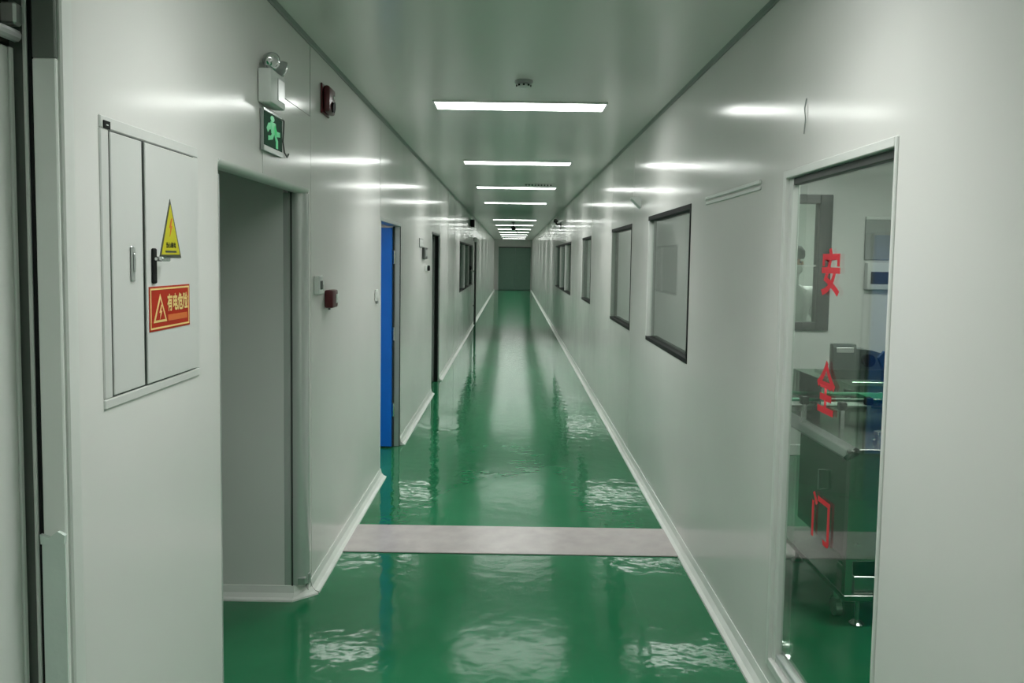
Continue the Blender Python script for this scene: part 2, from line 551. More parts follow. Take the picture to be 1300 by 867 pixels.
# along the far reveal of the side passage and round its corner
mb.prism(COVE, lambda a, b: (-2.79, 3.89 - a * 0.8, b), lambda a, b: (XL - 0.06, 3.89 - a * 0.8, b))
mb.prism(COVE, lambda a, b: (XL - 0.06, 3.89 - a * 0.8, b), lambda a, b: (XL + a, 3.975 - a * 0.6, b))
struct(mb.build('baseboard_left', 'cove'), 'white coved skirting along the left wall')
mb = MB()
cove_run(mb, -1, XR, YB, YF)
struct(mb.build('baseboard_right', 'cove'), 'white coved skirting along the right wall')

# dark grey cove where walls meet the ceiling
CC = [(0, 0), (0.020, 0), (0.014, -0.004), (0.006, -0.010), (0.003, -0.020), (0, -0.020)]
for name, s, x in (('trim_1', 1, XL), ('trim_2', -1, XR)):
    mb = MB()
    mb.prism(CC, lambda a, b: (x + s * a, YB, H + b), lambda a, b: (x + s * a, YF, H + b))
    struct(mb.build(name, 'trim_dark'), 'grey cove trim between wall and ceiling')

# ------------------------------------------------------------------ door 1: closed door at the near end of the left wall
d = struct_empty('door_1', (XL, 1.2, 0), 'pale metal door with closer at the near end of the left wall')
B(XL - 0.14, XL - 0.100, 0.63, 1.772, 0.01, 2.205, b=0.003).build('leaf', 'alu_white', d)
B(XL - 0.14, XL - 0.096, 1.772, 1.786, 0.01, 2.205, b=0.002).build('edge_strip', 'alu_white', d)
B(XL - 0.13, XL - 0.077, 1.800, 1.83, 0, 2.62).build('rebate', 'rebate', d)
B(XL - 0.079, XL - 0.070, 1.788, 1.80, 0, 2.62, b=0.002).build('seal', 'alu_white', d)
B(XL - 0.069, XL - 0.060, 1.792, 1.80, 0, 2.62).build('gasket', 'black', d)
B(XL - 0.058, XL - 0.004, 1.788, 1.83, 0, 2.185, b=0.003).build('jamb', 'jamb_lit', d)  # lower jamb in a paler colour for the light falling on it
MB().box(XL - 0.060, XL - 0.006, 1.7855, 1.788, 0, 1.075).prism([(XL - 0.060, 1.070), (XL - 0.006, 1.070), (XL - 0.002, 1.092), (XL - 0.018, 1.102), (XL - 0.040, 1.086), (XL - 0.060, 1.094)], lambda a, b: (a, 1.788, b), lambda a, b: (a, 1.780 - 0.10 * (b - 1.07), b)).build('protective_film', 'film', d)
B(XL - 0.058, XL - 0.004, 1.788, 1.83, 2.185, 2.62, b=0.003).build('jamb', 'rebate', d)  # upper jamb: the header's shade put into a darker grey
B(XL - 0.012, XL + 0.005, 1.797, 1.845, 0, 2.70, b=0.004).build('casing', 'alu_white', d)
B(XL - 0.012, XL + 0.005, 0.55, 0.62, 0, 2.70, b=0.004).build('casing', 'alu_white', d)
B(XL - 0.012, XL + 0.005, 0.62, 1.797, 2.62, 2.70, b=0.004).build('casing', 'alu_white', d)
B(XL - 0.135, XL - 0.115, 0.60, 1.80, 2.215, 2.62).build('transom', 'dark_olive', d)
B(XL - 0.10, XL - 0.03, 0.60, 1.79, 2.60, 2.62).build('head', 'dark', d)
B(XL - 0.10, XL - 0.03, 0.60, 0.64, 0, 2.62).build('jamb', 'alu_white', d)
c = B(XL - 0.10, XL - 0.06, 0.9, 1.30, 2.15, 2.21, b=0.006).build('door_closer', 'grey_pl', d)
MB().tube([(XL - 0.075, 1.25, 2.215), (XL - 0.078, 1.765, 2.226)], 0.014, 10).build('arm', 'alu', c)
MB().box(XL - 0.108, XL - 0.072, 1.755, 1.785, 2.250, 2.298, b=0.005).build('bracket', 'alu', c)
B(XL - 0.098, XL - 0.085, 0.70, 0.75, 0.92, 1.12, b=0.005).build('handle', 'chrome', d)

# ------------------------------------------------------------------ door 2: side passage opening with rounded aluminium corners
d = struct_empty('door_2', (XL, 3.3, 0), 'open doorway to a side passage with rounded aluminium edges')
def quarter(n=8, r=0.05):
    return [(r * math.sin(k * math.pi / 2 / n), r - r * math.cos(k * math.pi / 2 / n)) for k in range(n + 1)]
Q = [(0, 0)] + [(0.05 * math.cos(k * math.pi / 16), 0.05 * math.sin(k * math.pi / 16)) for k in range(9)]
mb = MB()
ps = [(XL - 0.11, 3.944), (XL - 0.11, 3.89), (XL - 0.055, 3.89)] + [(XL - 0.050 + 0.054 * math.sin(k * math.pi / 16), 3.944 - 0.054 * math.cos(k * math.pi / 16)) for k in range(9)]
mb.prism(ps, lambda a, b: (a, b, 0.07), lambda a, b: (a, b, 2.06))
mb.build('corner_post', 'post', d, smooth=True)
B(XL - 0.073, XL - 0.066, 3.884, 3.892, 0.07, 2.06).build('groove', 'dark', d)
MB().box(XL - 0.012, XL + 0.010, 3.925, 3.952, 0.07, 0.12, b=0.003).box(XL - 0.045, XL - 0.004, 3.888, 3.915, 0.07, 0.11, b=0.004).build('corner_foot', 'alu', d)
ps2 = [(XL - 0.11, 2.741), (XL - 0.11, 2.79), (XL - 0.055, 2.79)] + [(XL - 0.050 + 0.052 * math.sin(k * math.pi / 16), 2.741 + 0.049 * math.cos(k * math.pi / 16)) for k in range(9)]
MB().prism(ps2, lambda a, b: (a, b, 0.0), lambda a, b: (a, b, 2.03)).build('corner_post', 'alu', d, smooth=True)
ps3 = [(XL - 0.05, 2.086), (XL - 0.05, 2.058), (XL - 0.020, 2.058)] + [(XL - 0.020 + 0.025 * math.sin(k * math.pi / 16), 2.083 - 0.025 * math.cos(k * math.pi / 16)) for k in range(9)]
MB().prism(ps3, lambda a, b: (a, 2.741, b), lambda a, b: (a, 3.944, b)).build('head_profile', 'alu_white', d, smooth=True)
struct(B(-2.8, XL - 0.11, 3.89, 3.99, 0, H).build('wall_passage', 'room_wall'), 'pale side wall inside the open doorway')
struct(B(-2.8, XL - 0.1, 2.64, 2.74, 0, H).build('wall_passage', 'room_wall'))

# ------------------------------------------------------------------ door 3: opening with the blue leaf
d = struct_empty('door_3', (XL, 6.6, 0), 'doorway with a blue door leaf standing open inwards')
leaf = B(-2.02, XL - 0.062, 7.085, 7.125, 0.012, 2.015, b=0.003).build('leaf', 'blue', d)
leaf['label'] = 'blue door leaf'
MB().box(-1.98, -1.93, 7.04, 7.085, 0.98, 1.12, b=0.005).build('handle', 'chrome', leaf)
B(XL - 0.10, XL + 0.004, 7.15, 7.20, 0, 2.06, b=0.004).build('jamb', 'alu', d)
MB().box(XL - 0.062, XL - 0.046, 7.13, 7.15, 0.0, 2.03, b=0.002).build('gasket', 'dark', d)
MB().box(XL - 0.004, XL + 0.006, 7.150, 7.165, 0.0, 2.03, b=0.002).build('gasket', 'dark', d)
for z in (0.35, 1.05, 1.75):
    MB().cyl((XL - 0.05, 7.118, z - 0.06), (XL - 0.05, 7.118, z + 0.06), 0.010, n=10).build('hinge', 'chrome', d)
B(XL - 0.10, XL + 0.003, 6.08, 7.15, 2.03, 2.06, b=0.003).build('head', 'alu', d)
B(XL - 0.10, XL + 0.003, 6.08, 6.11, 0, 2.03, b=0.003).build('jamb', 'alu_white', d)

# ------------------------------------------------------------------ door 4: recessed doorway further along the left wall
d = struct_empty('door_4', (XL, 10.5, 0), 'recessed doorway with dark frame on the left')
leaf = B(-2.05, XL - 0.07, 10.93, 10.97, 0.012, 2.03, b=0.003).build('leaf', 'grey_pl', d)
B(XL - 0.10, XL + 0.006, 11.0, 11.05, 0, 2.08, b=0.004).build('jamb', 'alu', d)
B(XL - 0.06, XL - 0.012, 10.965, 11.0, 0, 2.05, b=0.002).build('gasket', 'black', d)
B(XL - 0.10, XL + 0.004, 9.95, 11.0, 2.05, 2.08, b=0.003).build('head', 'dark', d)
B(XL - 0.10, XL + 0.003, 9.95, 9.98, 0, 2.05, b=0.003).build('jamb', 'alu_white', d)

# ------------------------------------------------------------------ door 5: glass safety door on the right
d = struct_empty('door_5', (XR, 2.62, 0.10), 'full height glass safety door with red lettering')
def gd(a, b, ya, yb, za, zb, bev=0.003):
    return B(XR + a, XR + b, ya, yb, za, zb, b=bev)
gd(-0.006, 0.04, 3.048, 3.075, 0.13, 2.105).build('frame', 'alu_white', d)
gd(0.010, 0.040, 3.012, 3.048, 0.16, 2.075).build('frame', 'alu_white', d)
gd(-0.006, 0.04, 2.17, 2.186, 0.13, 2.105).build('frame', 'alu_white', d)
gd(-0.006, 0.04, 2.186, 3.048, 2.075, 2.105).build('frame', 'alu_white', d)
gd(0.014, 0.042, 2.186, 3.012, 2.048, 2.075).build('frame', 'dark', d)
gd(-0.006, 0.04, 2.186, 3.048, 0.13, 0.165).build('frame', 'alu_white', d)
gd(0.014, 0.042, 2.186, 3.012, 0.165, 0.20).build('frame', 'alu', d)
pane = gd(0.032, 0.038, 2.186, 3.012, 0.20, 2.048, 0).build('pane', 'glass', d)
for ch, zc, hh, bo in (('安', 1.722, 0.165, 0.026), ('全', 1.325, 0.185, 0.026), ('门', 0.862, 0.165, 0.018)):
    o = lettering('lettering', ch, 'red_glyph', pane, 0.155, hh, lambda u, v, zc=zc: (XR + 0.0305, 2.672 - u, zc + v), bold=bo)
    o['label'] = 'red stick-on character'

# header strip of the flush panel beyond it
struct(MB().box(XR - 0.010, XR, 3.36, 4.30, 2.085, 2.103, b=0.003).box(XR - 0.006, XR, 3.36, 4.30, 2.06, 2.076, b=0.002).build('trim_3', 'alu_white'), 'thin header strip on the right wall between glass door and first window')

# far end door
d = struct_empty('door_6', (0.1, YF, 0), 'grey green double door at the far end of the corridor')
B(-0.80, 0.138, YF - 0.05, YF - 0.01, 0.01, 2.36, b=0.004).build('leaf', 'far_green', d)
B(0.142, 1.0, YF - 0.05, YF - 0.01, 0.01, 2.36, b=0.004).build('leaf', 'far_green', d)
B(-0.86, -0.80, YF - 0.08, YF, 0, 2.42, b=0.004).build('jamb', 'alu_white', d)
B(-0.80, 1.0, YF - 0.08, YF, 2.36, 2.42, b=0.004).build('head', 'dark', d)

# ------------------------------------------------------------------ cover strip across the floor
tag(B(XL + 0.03, XR - 0.03, 4.53, 5.00, 0.0, 0.008, b=0.003).build('floor_cover_strip', 'strip'), 'pinkish grey cover strip laid across the green corridor floor', 'floor strip')
tag(B(XR + 0.102, 3.2, 4.53, 5.00, 0.0, 0.008, b=0.003).build('floor_cover_strip', 'strip'), 'pinkish grey floor strip continuing inside the machine room behind the glass door', 'floor strip')

# ------------------------------------------------------------------ LED panels
def led(name, label, cx, cy, m, w=1.17, dpt=0.26, group=None):
    t = thing(name, label, 'ceiling light', (cx, cy, H), group)
    MB().box(cx - w / 2, cx + w / 2, cy - dpt / 2, cy + dpt / 2, H - 0.010, H - 0.004).build('diffuser', m, t)
    if m == 'led':
        lamp = bpy.data.lights.new('led_lamp', 'AREA')
        lamp.shape = 'RECTANGLE'
        lamp.size, lamp.size_y = w, dpt
        lamp.energy = LED_W
        lamp.color = (0.97, 1.0, 0.955)
        lamp.spread = math.radians(LED_SPREAD)
        lo = bpy.data.objects.new('lamp', lamp)
        C.objects.link(lo)
        lo.parent = t
        lo.location = (0, 0, -0.0115)
    f = MB()
    e = 0.012
    f.box(cx - w / 2 - e, cx + w / 2 + e, cy - dpt / 2 - e, cy - dpt / 2, H - 0.012, H)
    f.box(cx - w / 2 - e, cx + w / 2 + e, cy + dpt / 2, cy + dpt / 2 + e, H - 0.012, H)
    f.box(cx - w / 2 - e, cx - w / 2, cy - dpt / 2, cy + dpt / 2, H - 0.012, H)
    f.box(cx + w / 2, cx + w / 2 + e, cy - dpt / 2, cy + dpt / 2, H - 0.012, H)
    f.build('frame', 'white', t)
    return t
ORD = ['nearest', 'second nearest', 'third', 'fourth', 'fifth', 'sixth', 'seventh', 'eighth', 'ninth', 'tenth', 'eleventh']
for k, y in enumerate((5.53, 8.77, 11.80, 15.0, 21.45, 24.8, 28.1, 31.3, 34.5, 37.7, 41.0)):
    led('led_panel_light', 'white LED ceiling panel, %s of the lit row down the corridor' % ORD[k], 0.035, y, 'led', group='LED panels along the corridor ceiling')
led('led_panel_light', 'white LED ceiling panel overhead between the cabinet and the glass door', 0.035, 2.25, 'led', group='LED panels along the corridor ceiling')
led('led_panel_light', 'white LED ceiling panel above the near end of the corridor behind the viewer', 0.035, -1.0, 'led', group='LED panels along the corridor ceiling')
for lab, x, y in (('LED panel on the machine room ceiling near the glass door', 2.3, 2.7), ('LED panel on the machine room ceiling above the back machine', 2.9, 5.2),
                  ('LED panel in the room behind the dark framed inner window', 2.9, 8.6), ('LED panel in the room behind the third corridor window', 2.9, 12.0), ('LED panel in the far right room', 2.9, 16.8)):
    led('room_led_light', lab, x, y, 'room_led', group='LED panels in the side rooms')

led('room_led_light', 'unseen dim LED panel added behind the blue door to light its leaf', -2.0, 5.4, 'fill_led', group='LED panels in the side rooms')  # unseen panel, added to brighten the open blue leaf

# ------------------------------------------------------------------ distribution cabinet on the left wall
XC = XL - 0.006
t = thing('electric_cabinet', 'grey two-door electrical cabinet set flush in the left wall with warning signs', 'cabinet', (XL, 2.24, 1.36))
f = MB()
y0, y1, z0, z1 = 1.955, 2.555, 1.352, 2.092
f.box(XC, XC + 0.012, y0, y1, z0, z0 + 0.026, b=0.003).box(XC, XC + 0.012, y0, y1, z1 - 0.032, z1, b=0.003)
f.box(XC, XC + 0.012, y0, y0 + 0.040, z0 + 0.026, z1 - 0.032, b=0.003).box(XC, XC + 0.012, y1 - 0.032, y1, z0 + 0.026, z1 - 0.032, b=0.003)
f.build('frame', 'cab', t)
B(XL - 0.004, XL + 0.0025, y0 + 0.03, y1 - 0.02, z0 + 0.02, z1 - 0.02).build('body', 'dark', t)
d1 = B(XL + 0.0026, XC + 0.014, 1.999, 2.166, 1.383, 2.056, b=0.002).build('door', 'cab', t)
d2 = B(XL + 0.0026, XC + 0.016, 2.181, 2.519, 1.383, 2.056, b=0.002).build('door', 'cab', t)
MB().box(XC + 0.014, XC + 0.020, 2.090, 2.110, 1.675, 1.770, b=0.003).box(XC + 0.020, XC + 0.024, 2.095, 2.105, 1.70, 1.75, b=0.002).build('handle', 'alu', d1)
h2 = MB().box(XC + 0.016, XC + 0.024, 2.207, 2.230, 1.665, 1.765, b=0.003).build('handle', 'black', d2)
MB().cyl((XC + 0.022, 2.218, 1.735), (XC + 0.045, 2.218, 1.735), 0.007, n=10).box(XC + 0.036, XC + 0.046, 2.214, 2.268, 1.728, 1.741, b=0.003).build('lever', 'chrome', h2)
MB().box(XC + 0.012, XC + 0.015, 1.968, 2.000, 2.060, 2.080, b=0.001).build('nameplate', 'black', t)
MB().box(XC + 0.015, XC + 0.0156, 1.979, 1.989, 2.068, 2.071).build('nameplate_mark', 'white', t)

# triangular yellow warning sticker
XS = XC + 0.016
s = thing('warning_sticker', 'yellow triangular electric shock warning sticker on the cabinet door', 'sign', (XS, 2.330, 1.82))
def tri(y0, y1, z0, z1):
    return [(y0, z0), (y1, z0), ((y0 + y1) / 2, z1)]
MB().prism(tri(2.259, 2.407, 1.738, 1.912), lambda a, b: (XS, a, b), lambda a, b: (XS + 0.0012, a, b)).build('border', 'dark_olive', s)
MB().prism(tri(2.271, 2.395, 1.7475, 1.896), lambda a, b: (XS, a, b), lambda a, b: (XS + 0.0020, a, b)).build('face', 'yellow', s)
bolt = [(0.004, 0.03), (-0.010, -0.002), (-0.001, -0.002), (-0.007, -0.03), (0.011, 0.005), (0.002, 0.005), (0.010, 0.03)]
MB().prism([(2.333 + a, 1.828 + b * 0.9) for a, b in bolt], lambda a, b: (XS, a, b), lambda a, b: (XS + 0.0028, a, b)).build('lightning_mark', 'orange', s)
lettering('lettering', '当心触电', 'black', s, 0.066, 0.018, lambda u, v: (XS + 0.0028, 2.333 + u, 1.776 + v), bold=0.02)
B(XS, XS + 0.0026, 2.296, 2.370, 1.7535, 1.759).build('underline', 'dark_olive', s)

# red sign
s = thing('danger_sign', 'red rectangular high voltage danger sign with yellow characters on the cabinet door', 'sign', (XS, 2.326, 1.59))
B(XS, XS + 0.0015, 2.190, 2.464, 1.528, 1.656).build('plate', 'red', s)
f = MB()
f.box(XS, XS + 0.0022, 2.196, 2.458, 1.646, 1.651).box(XS, XS + 0.0022, 2.196, 2.458, 1.5335, 1.5385).box(XS, XS + 0.0022, 2.196, 2.201, 1.5385, 1.646).box(XS, XS + 0.0022, 2.453, 2.458, 1.5385, 1.646)
f.build('border', 'cream', s)
MB().prism(tri(2.214, 2.300, 1.552, 1.634), lambda a, b: (XS, a, b), lambda a, b: (XS + 0.0024, a, b)).build('warning_triangle', 'cream', s)
MB().prism(tri(2.226, 2.288, 1.559, 1.618), lambda a, b: (XS, a, b), lambda a, b: (XS + 0.0030, a, b)).build('triangle_face', 'red', s)
MB().prism([(2.257 + a * 0.9, 1.581 + b * 0.72) for a, b in bolt], lambda a, b: (XS, a, b), lambda a, b: (XS + 0.0036, a, b)).build('lightning_mark', 'cream', s)
lettering('lettering', '有电危险', 'cream', s, 0.146, 0.054, lambda u, v: (XS + 0.0026, 2.375 + u, 1.606 + v), bold=0.03)
B(XS, XS + 0.0024, 2.308, 2.442, 1.552, 1.570).build('text_band', 'orange', s)

# ------------------------------------------------------------------ emergency twin-head light and exit sign
XW = XL + 0.001
t = thing('emergency_light', 'white emergency light box with two lamp heads above the open doorway', 'emergency light', (XW, 3.27, 2.36))
B(XW, XW + 0.055, 3.17, 3.365, 2.362, 2.498, b=0.008, seg=2).build('housing', 'white', t, smooth=True)
B(XW + 0.055, XW + 0.058, 3.255, 3.345, 2.385, 2.475, b=0.001).build('cover_plate', 'alu', t)
for y, a in ((3.225, -1), (3.335, 1)):
    h = MB()
    cc = (XW + 0.040, y + 0.012 * a, 2.532)
    ax = Vector((0.75, 0.45 * a, -0.30))
    h.lathe([(0.010, -0.030), (0.024, -0.024), (0.034, -0.006), (0.037, 0.008), (0.037, 0.014)], cc, ax)
    h.cyl((XW + 0.028, y, 2.494), (XW + 0.036, y + 0.008 * a, 2.518), 0.008, n=10)
    o = h.build('lamp_head', 'grey_pl', t, smooth=True)
    MB().lathe([(0.034, 0.0), (0.028, 0.007), (0.012, 0.011)], Vector(cc) + ax.normalized() * 0.013, ax).build('lens', 'chrome', o, smooth=True)

t = thing('exit_sign', 'green lit exit sign with running figure hanging below the emergency light', 'sign', (XW, 3.33, 2.19))
B(XW, XW + 0.014, 3.195, 3.455, 2.175, 2.345, b=0.003).build('housing', 'grey_pl', t)
B(XW + 0.014, XW + 0.018, 3.195, 3.455, 2.336, 2.347, b=0.001).build('top_rail', 'chrome', t)
B(XW + 0.014, XW + 0.018, 3.195, 3.455, 2.175, 2.197, b=0.001).build('bottom_rail', 'alu', t)
B(XW + 0.014, XW + 0.016, 3.203, 3.447, 2.199, 2.334).build('face', 'sign_green', t)
g = MB()
def pg(pts):
    g.prism([(3.325 + a * 1.35, 2.266 + b * 1.08) for a, b in pts], lambda a, b: (XW + 0.0155, a, b), lambda a, b: (XW + 0.0172, a, b))
pg([(-0.012 + 0.020 * math.cos(k * 0.7854), 0.048 + 0.012 * math.sin(k * 0.7854)) for k in range(8)])
pg([(-0.032, 0.036), (0.020, 0.036), (0.028, -0.008), (-0.024, -0.008)])
pg([(-0.022, 0.032), (-0.052, 0.026), (-0.070, 0.004), (-0.058, -0.010), (-0.040, 0.004), (-0.022, 0.006)])
pg([(0.012, 0.032), (0.034, 0.008), (0.066, 0.010), (0.066, -0.008), (0.024, -0.014), (0.004, 0.010)])
pg([(-0.014, -0.006), (0.006, -0.006), (-0.010, -0.030), (-0.054, -0.040), (-0.054, -0.022), (-0.028, -0.018)])
pg([(0.004, -0.006), (0.020, -0.006), (0.044, -0.028), (0.044, -0.058), (0.022, -0.058), (0.022, -0.034)])
g.build('running_figure', 'sign_lit', t)

MB().tube([(XW + 0.012, 3.44, 2.346), (XW + 0.020, 3.462, 2.335), (XW + 0.016, 3.470, 2.30), (XW + 0.012, 3.472, 2.25), (XW + 0.010, 3.50, 2.205), (XW + 0.008, 3.55, 2.19), (XW + 0.003, 3.59, 2.21)], 0.0035, 6).build('cord', 'dark', t, smooth=True)

# ------------------------------------------------------------------ small wall devices, left wall
t = thing('fire_alarm_horn', 'dark red fire alarm horn high on the left wall', 'alarm', (XW, 4.27, 2.5))
B(XW, XW + 0.010, 4.19, 4.36, 2.505, 2.665, b=0.004).build('back_plate', 'red_dev', t)
MB().box(XW + 0.012, XW + 0.045, 4.20, 4.35, 2.515, 2.655, b=0.014, seg=3).build('housing', 'red_dev', t, smooth=True)
MB().lathe([(0.030, 0), (0.022, 0.012), (0.030, 0.014)], (XW + 0.042, 4.275, 2.55), (1, 0, -0.1)).build('horn_grille', 'black', t, smooth=True)
MB().ball((XW + 0.046, 4.30, 2.605), 0.010, (0.7, 1, 1), 12).build('strobe', 'lens', t, smooth=True)

t = thing('access_button', 'white access control box with dark button beside the doorway corner', 'switch', (XW, 4.09, 1.55))
B(XW, XW + 0.028, 4.045, 4.14, 1.548, 1.648, b=0.005).build('housing', 'white', t)
B(XW + 0.028, XW + 0.032, 4.075, 4.118, 1.575, 1.622, b=0.002).build('button', 'dark', t)
t = thing('socket_plate', 'small white plate right next to the white access box', 'switch', (XW, 4.19, 1.55))
B(XW, XW + 0.012, 4.165, 4.225, 1.545, 1.615, b=0.003).build('plate', 'white', t)
B(XW + 0.012, XW + 0.0135, 4.183, 4.207, 1.565, 1.597).build('insert', 'grey_pl', t)

t = thing('fire_call_point', 'dark red manual fire call point on the left wall', 'alarm', (XW, 4.33, 1.46))
B(XW, XW + 0.048, 4.275, 4.40, 1.465, 1.565, b=0.010, seg=2).build('housing', 'red_dev', t, smooth=True)
B(XW + 0.048, XW + 0.051, 4.345, 4.392, 1.490, 1.540, b=0.001).build('break_glass', 'white', t)
MB().cyl((XW + 0.02, 4.31, 1.455), (XW + 0.02, 4.31, 1.468), 0.006, n=8).build('key_plug', 'dark', t)

t = thing('light_switch', 'white light switch beside the blue door', 'switch', (XW, 5.90, 1.42))
B(XW, XW + 0.010, 5.845, 5.945, 1.418, 1.505, b=0.003).build('plate', 'white', t)
B(XW + 0.010, XW + 0.014, 5.865, 5.925, 1.435, 1.488, b=0.002).build('rocker', 'white', t)
MB().cyl((XW + 0.008, 5.90, 1.398), (XW + 0.008, 5.90, 1.419), 0.012, n=8).build('cord_outlet', 'grey_pl', t)

t = thing('door_plate', 'grey door plate topmost of the fittings between the blue door and next doorway', 'sign', (XW, 8.8, 1.87))
B(XW, XW + 0.006, 8.60, 8.98, 1.865, 1.965, b=0.002).build('plate', 'grey_pl', t)
B(XW + 0.006, XW + 0.007, 8.62, 8.96, 1.88, 1.95).build('face', 'cab', t)
t = thing('keypad', 'dark keypad box beneath the grey door plate', 'keypad', (XW, 9.05, 1.73))
B(XW, XW + 0.03, 8.88, 9.20, 1.735, 1.865, b=0.006).build('housing', 'dark', t)
B(XW + 0.03, XW + 0.032, 8.95, 9.14, 1.765, 1.84, b=0.001).build('screen', 'grey_pl', t)
t = thing('push_button', 'white and black round push button beneath the dark keypad', 'button', (XW, 9.28, 1.6))
B(XW, XW + 0.012, 9.16, 9.45, 1.59, 1.66, b=0.004).build('plate', 'white', t)
MB().cyl((XW + 0.012, 9.36, 1.625), (XW + 0.04, 9.36, 1.625), 0.034, 0.030, 16).build('button', 'black', t)

t = thing('round_button', 'black round device on the far left window by the dark pipe', 'button', (XL, 19.0, 1.5))
MB().cyl((XL - 0.022, 19.0, 1.52), (XL + 0.03, 19.0, 1.52), 0.065, 0.055, 18).build('housing', 'black', t)
MB().cyl((XL + 0.03, 19.0, 1.52), (XL + 0.038, 19.0, 1.52), 0.03, 0.028, 14).build('face', 'dark', t)
t = thing('wall_speaker', 'small black speaker high on the far left wall', 'speaker', (XW, 18.9, 2.5))
B(XW, XW + 0.10, 18.8, 18.98, 2.50, 2.68, b=0.015, seg=2).build('housing', 'black', t, smooth=True)
B(XW + 0.1, XW + 0.104, 18.83, 18.95, 2.53, 2.65, b=0.001).build('grille', 'dark', t)
t = thing('vertical_pipe', 'dark vertical pipe down the far left wall past the window', 'pipe', (XW, 20.5, 0))
MB().cyl((XW + 0.05, 20.5, 0.0), (XW + 0.05, 20.5, 2.2), 0.03, n=14).build('pipe', 'dark', t, smooth=True)
MB().lathe([(0.04, 0), (0.055, 0.02), (0.055, 0.10), (0.04, 0.12)], (XW + 0.05, 20.5, 2.18), (0, 0, 1)).build('cap', 'alu', t, smooth=True)
for z in (0.5, 1.4):
    MB().box(XW, XW + 0.06, 20.46, 20.54, z, z + 0.03, b=0.003).build('bracket', 'dark', t)

# ------------------------------------------------------------------ small wall devices, right wall
XV = XR - 0.001
t = thing('security_camera', 'black wall camera on bracket high on the far right wall', 'camera', (XV, 17.4, 2.45))
B(XV - 0.012, XV, 17.34, 17.46, 2.42, 2.58, b=0.003).build('wall_plate', 'dark', t)
MB().tube([(XV - 0.01, 17.4, 2.53), (XV - 0.09, 17.36, 2.53), (XV - 0.12, 17.33, 2.57)], 0.016, 8).build('bracket', 'black', t, smooth=True)
MB().box(XV - 0.165, XV - 0.085, 17.15, 17.42, 2.565, 2.635, b=0.012, seg=2).build('body', 'black', t, smooth=True)
MB().cyl((XV - 0.125, 17.152, 2.60), (XV - 0.125, 17.12, 2.60), 0.028, n=14).build('lens_ring', 'dark', t)

t = thing('wall_sensor', 'small white wedge-shaped sensor above the second right window', 'sensor', (XV, 6.6, 2.2))
MB().prism([(0, 0), (0.075, 0.075), (0.075, 0.09), (0, 0.09)], lambda a, b: (XV - a, 6.50, 2.185 + b), lambda a, b: (XV - a, 6.62, 2.185 + b)).build('housing', 'white', t)
MB().box(XV - 0.079, XV - 0.0752, 6.53, 6.59, 2.262, 2.273).build('indicator', 'alu', t)

tag(MB().tube([(XV - 0.001, 2.87, 2.345), (XV - 0.006, 2.872, 2.31), (XV - 0.004, 2.866, 2.27), (XV - 0.002, 2.88, 2.22)], 0.0022, 6).build('loose_wire', 'grey_pl', None, True), 'thin loose wire end poking from the right wall above the glass door', 'wire')

# ------------------------------------------------------------------ ceiling devices
t = thing('smoke_detector', 'small round smoke detector on the ceiling in front of the nearest light', 'detector', (0.05, 4.78, H))
MB().lathe([(0.055, 0), (0.055, 0.012), (0.046, 0.018)], (0.05, 4.78, H), (0, 0, -1)).build('base', 'grey_pl', t, smooth=True)
MB().lathe([(0.030, 0.018), (0.040, 0.024), (0.040, 0.036), (0.020, 0.046)], (0.05, 4.78, H), (0, 0, -1)).build('chamber', 'white', t, smooth=True)
g = MB()
for k in range(8):
    a = k * math.pi / 4
    g.box(0.05 + 0.040 * math.cos(a) - 0.006, 0.05 + 0.040 * math.cos(a) + 0.006, 4.78 + 0.040 * math.sin(a) - 0.006, 4.78 + 0.040 * math.sin(a) + 0.006, H - 0.035, H - 0.025)
g.build('slots', 'black', t)

t = thing('ceiling_vent', 'slim perforated vent strip on the ceiling beside the third light', 'vent', (0.35, 11.25, H))
B(0.14, 0.56, 11.19, 11.31, H - 0.006, H, b=0.002).build('plate', 'ceiling', t)
for k in range(9):
    MB().cyl((0.175 + k * 0.044, 11.25, H - 0.022), (0.175 + k * 0.044, 11.25, H - 0.005), 0.012, n=10).build('hole', 'black', t)

t = thing('ceiling_camera', 'black camera hanging from the corridor ceiling far down', 'camera', (0.0, 22.9, H))
MB().lathe([(0.05, 0), (0.05, 0.02), (0.02, 0.03)], (0.0, 22.9, H), (0, 0, -1)).build('mount', 'dark', t, smooth=True)
MB().cyl((0, 22.9, H - 0.02), (0, 22.9, H - 0.13), 0.014, n=10).build('stem', 'dark', t)
MB().lathe([(0.05, 0.0), (0.065, 0.02), (0.065, 0.06), (0.04, 0.10), (0.012, 0.115)], (0.0, 22.9, H - 0.12), (0, 0, -1)).build('dome', 'black', t, smooth=True)
MB().tube([(0.02, 22.9, H - 0.15), (0.12, 22.86, H - 0.30)], 0.012, 8).build('arm', 'black', t)

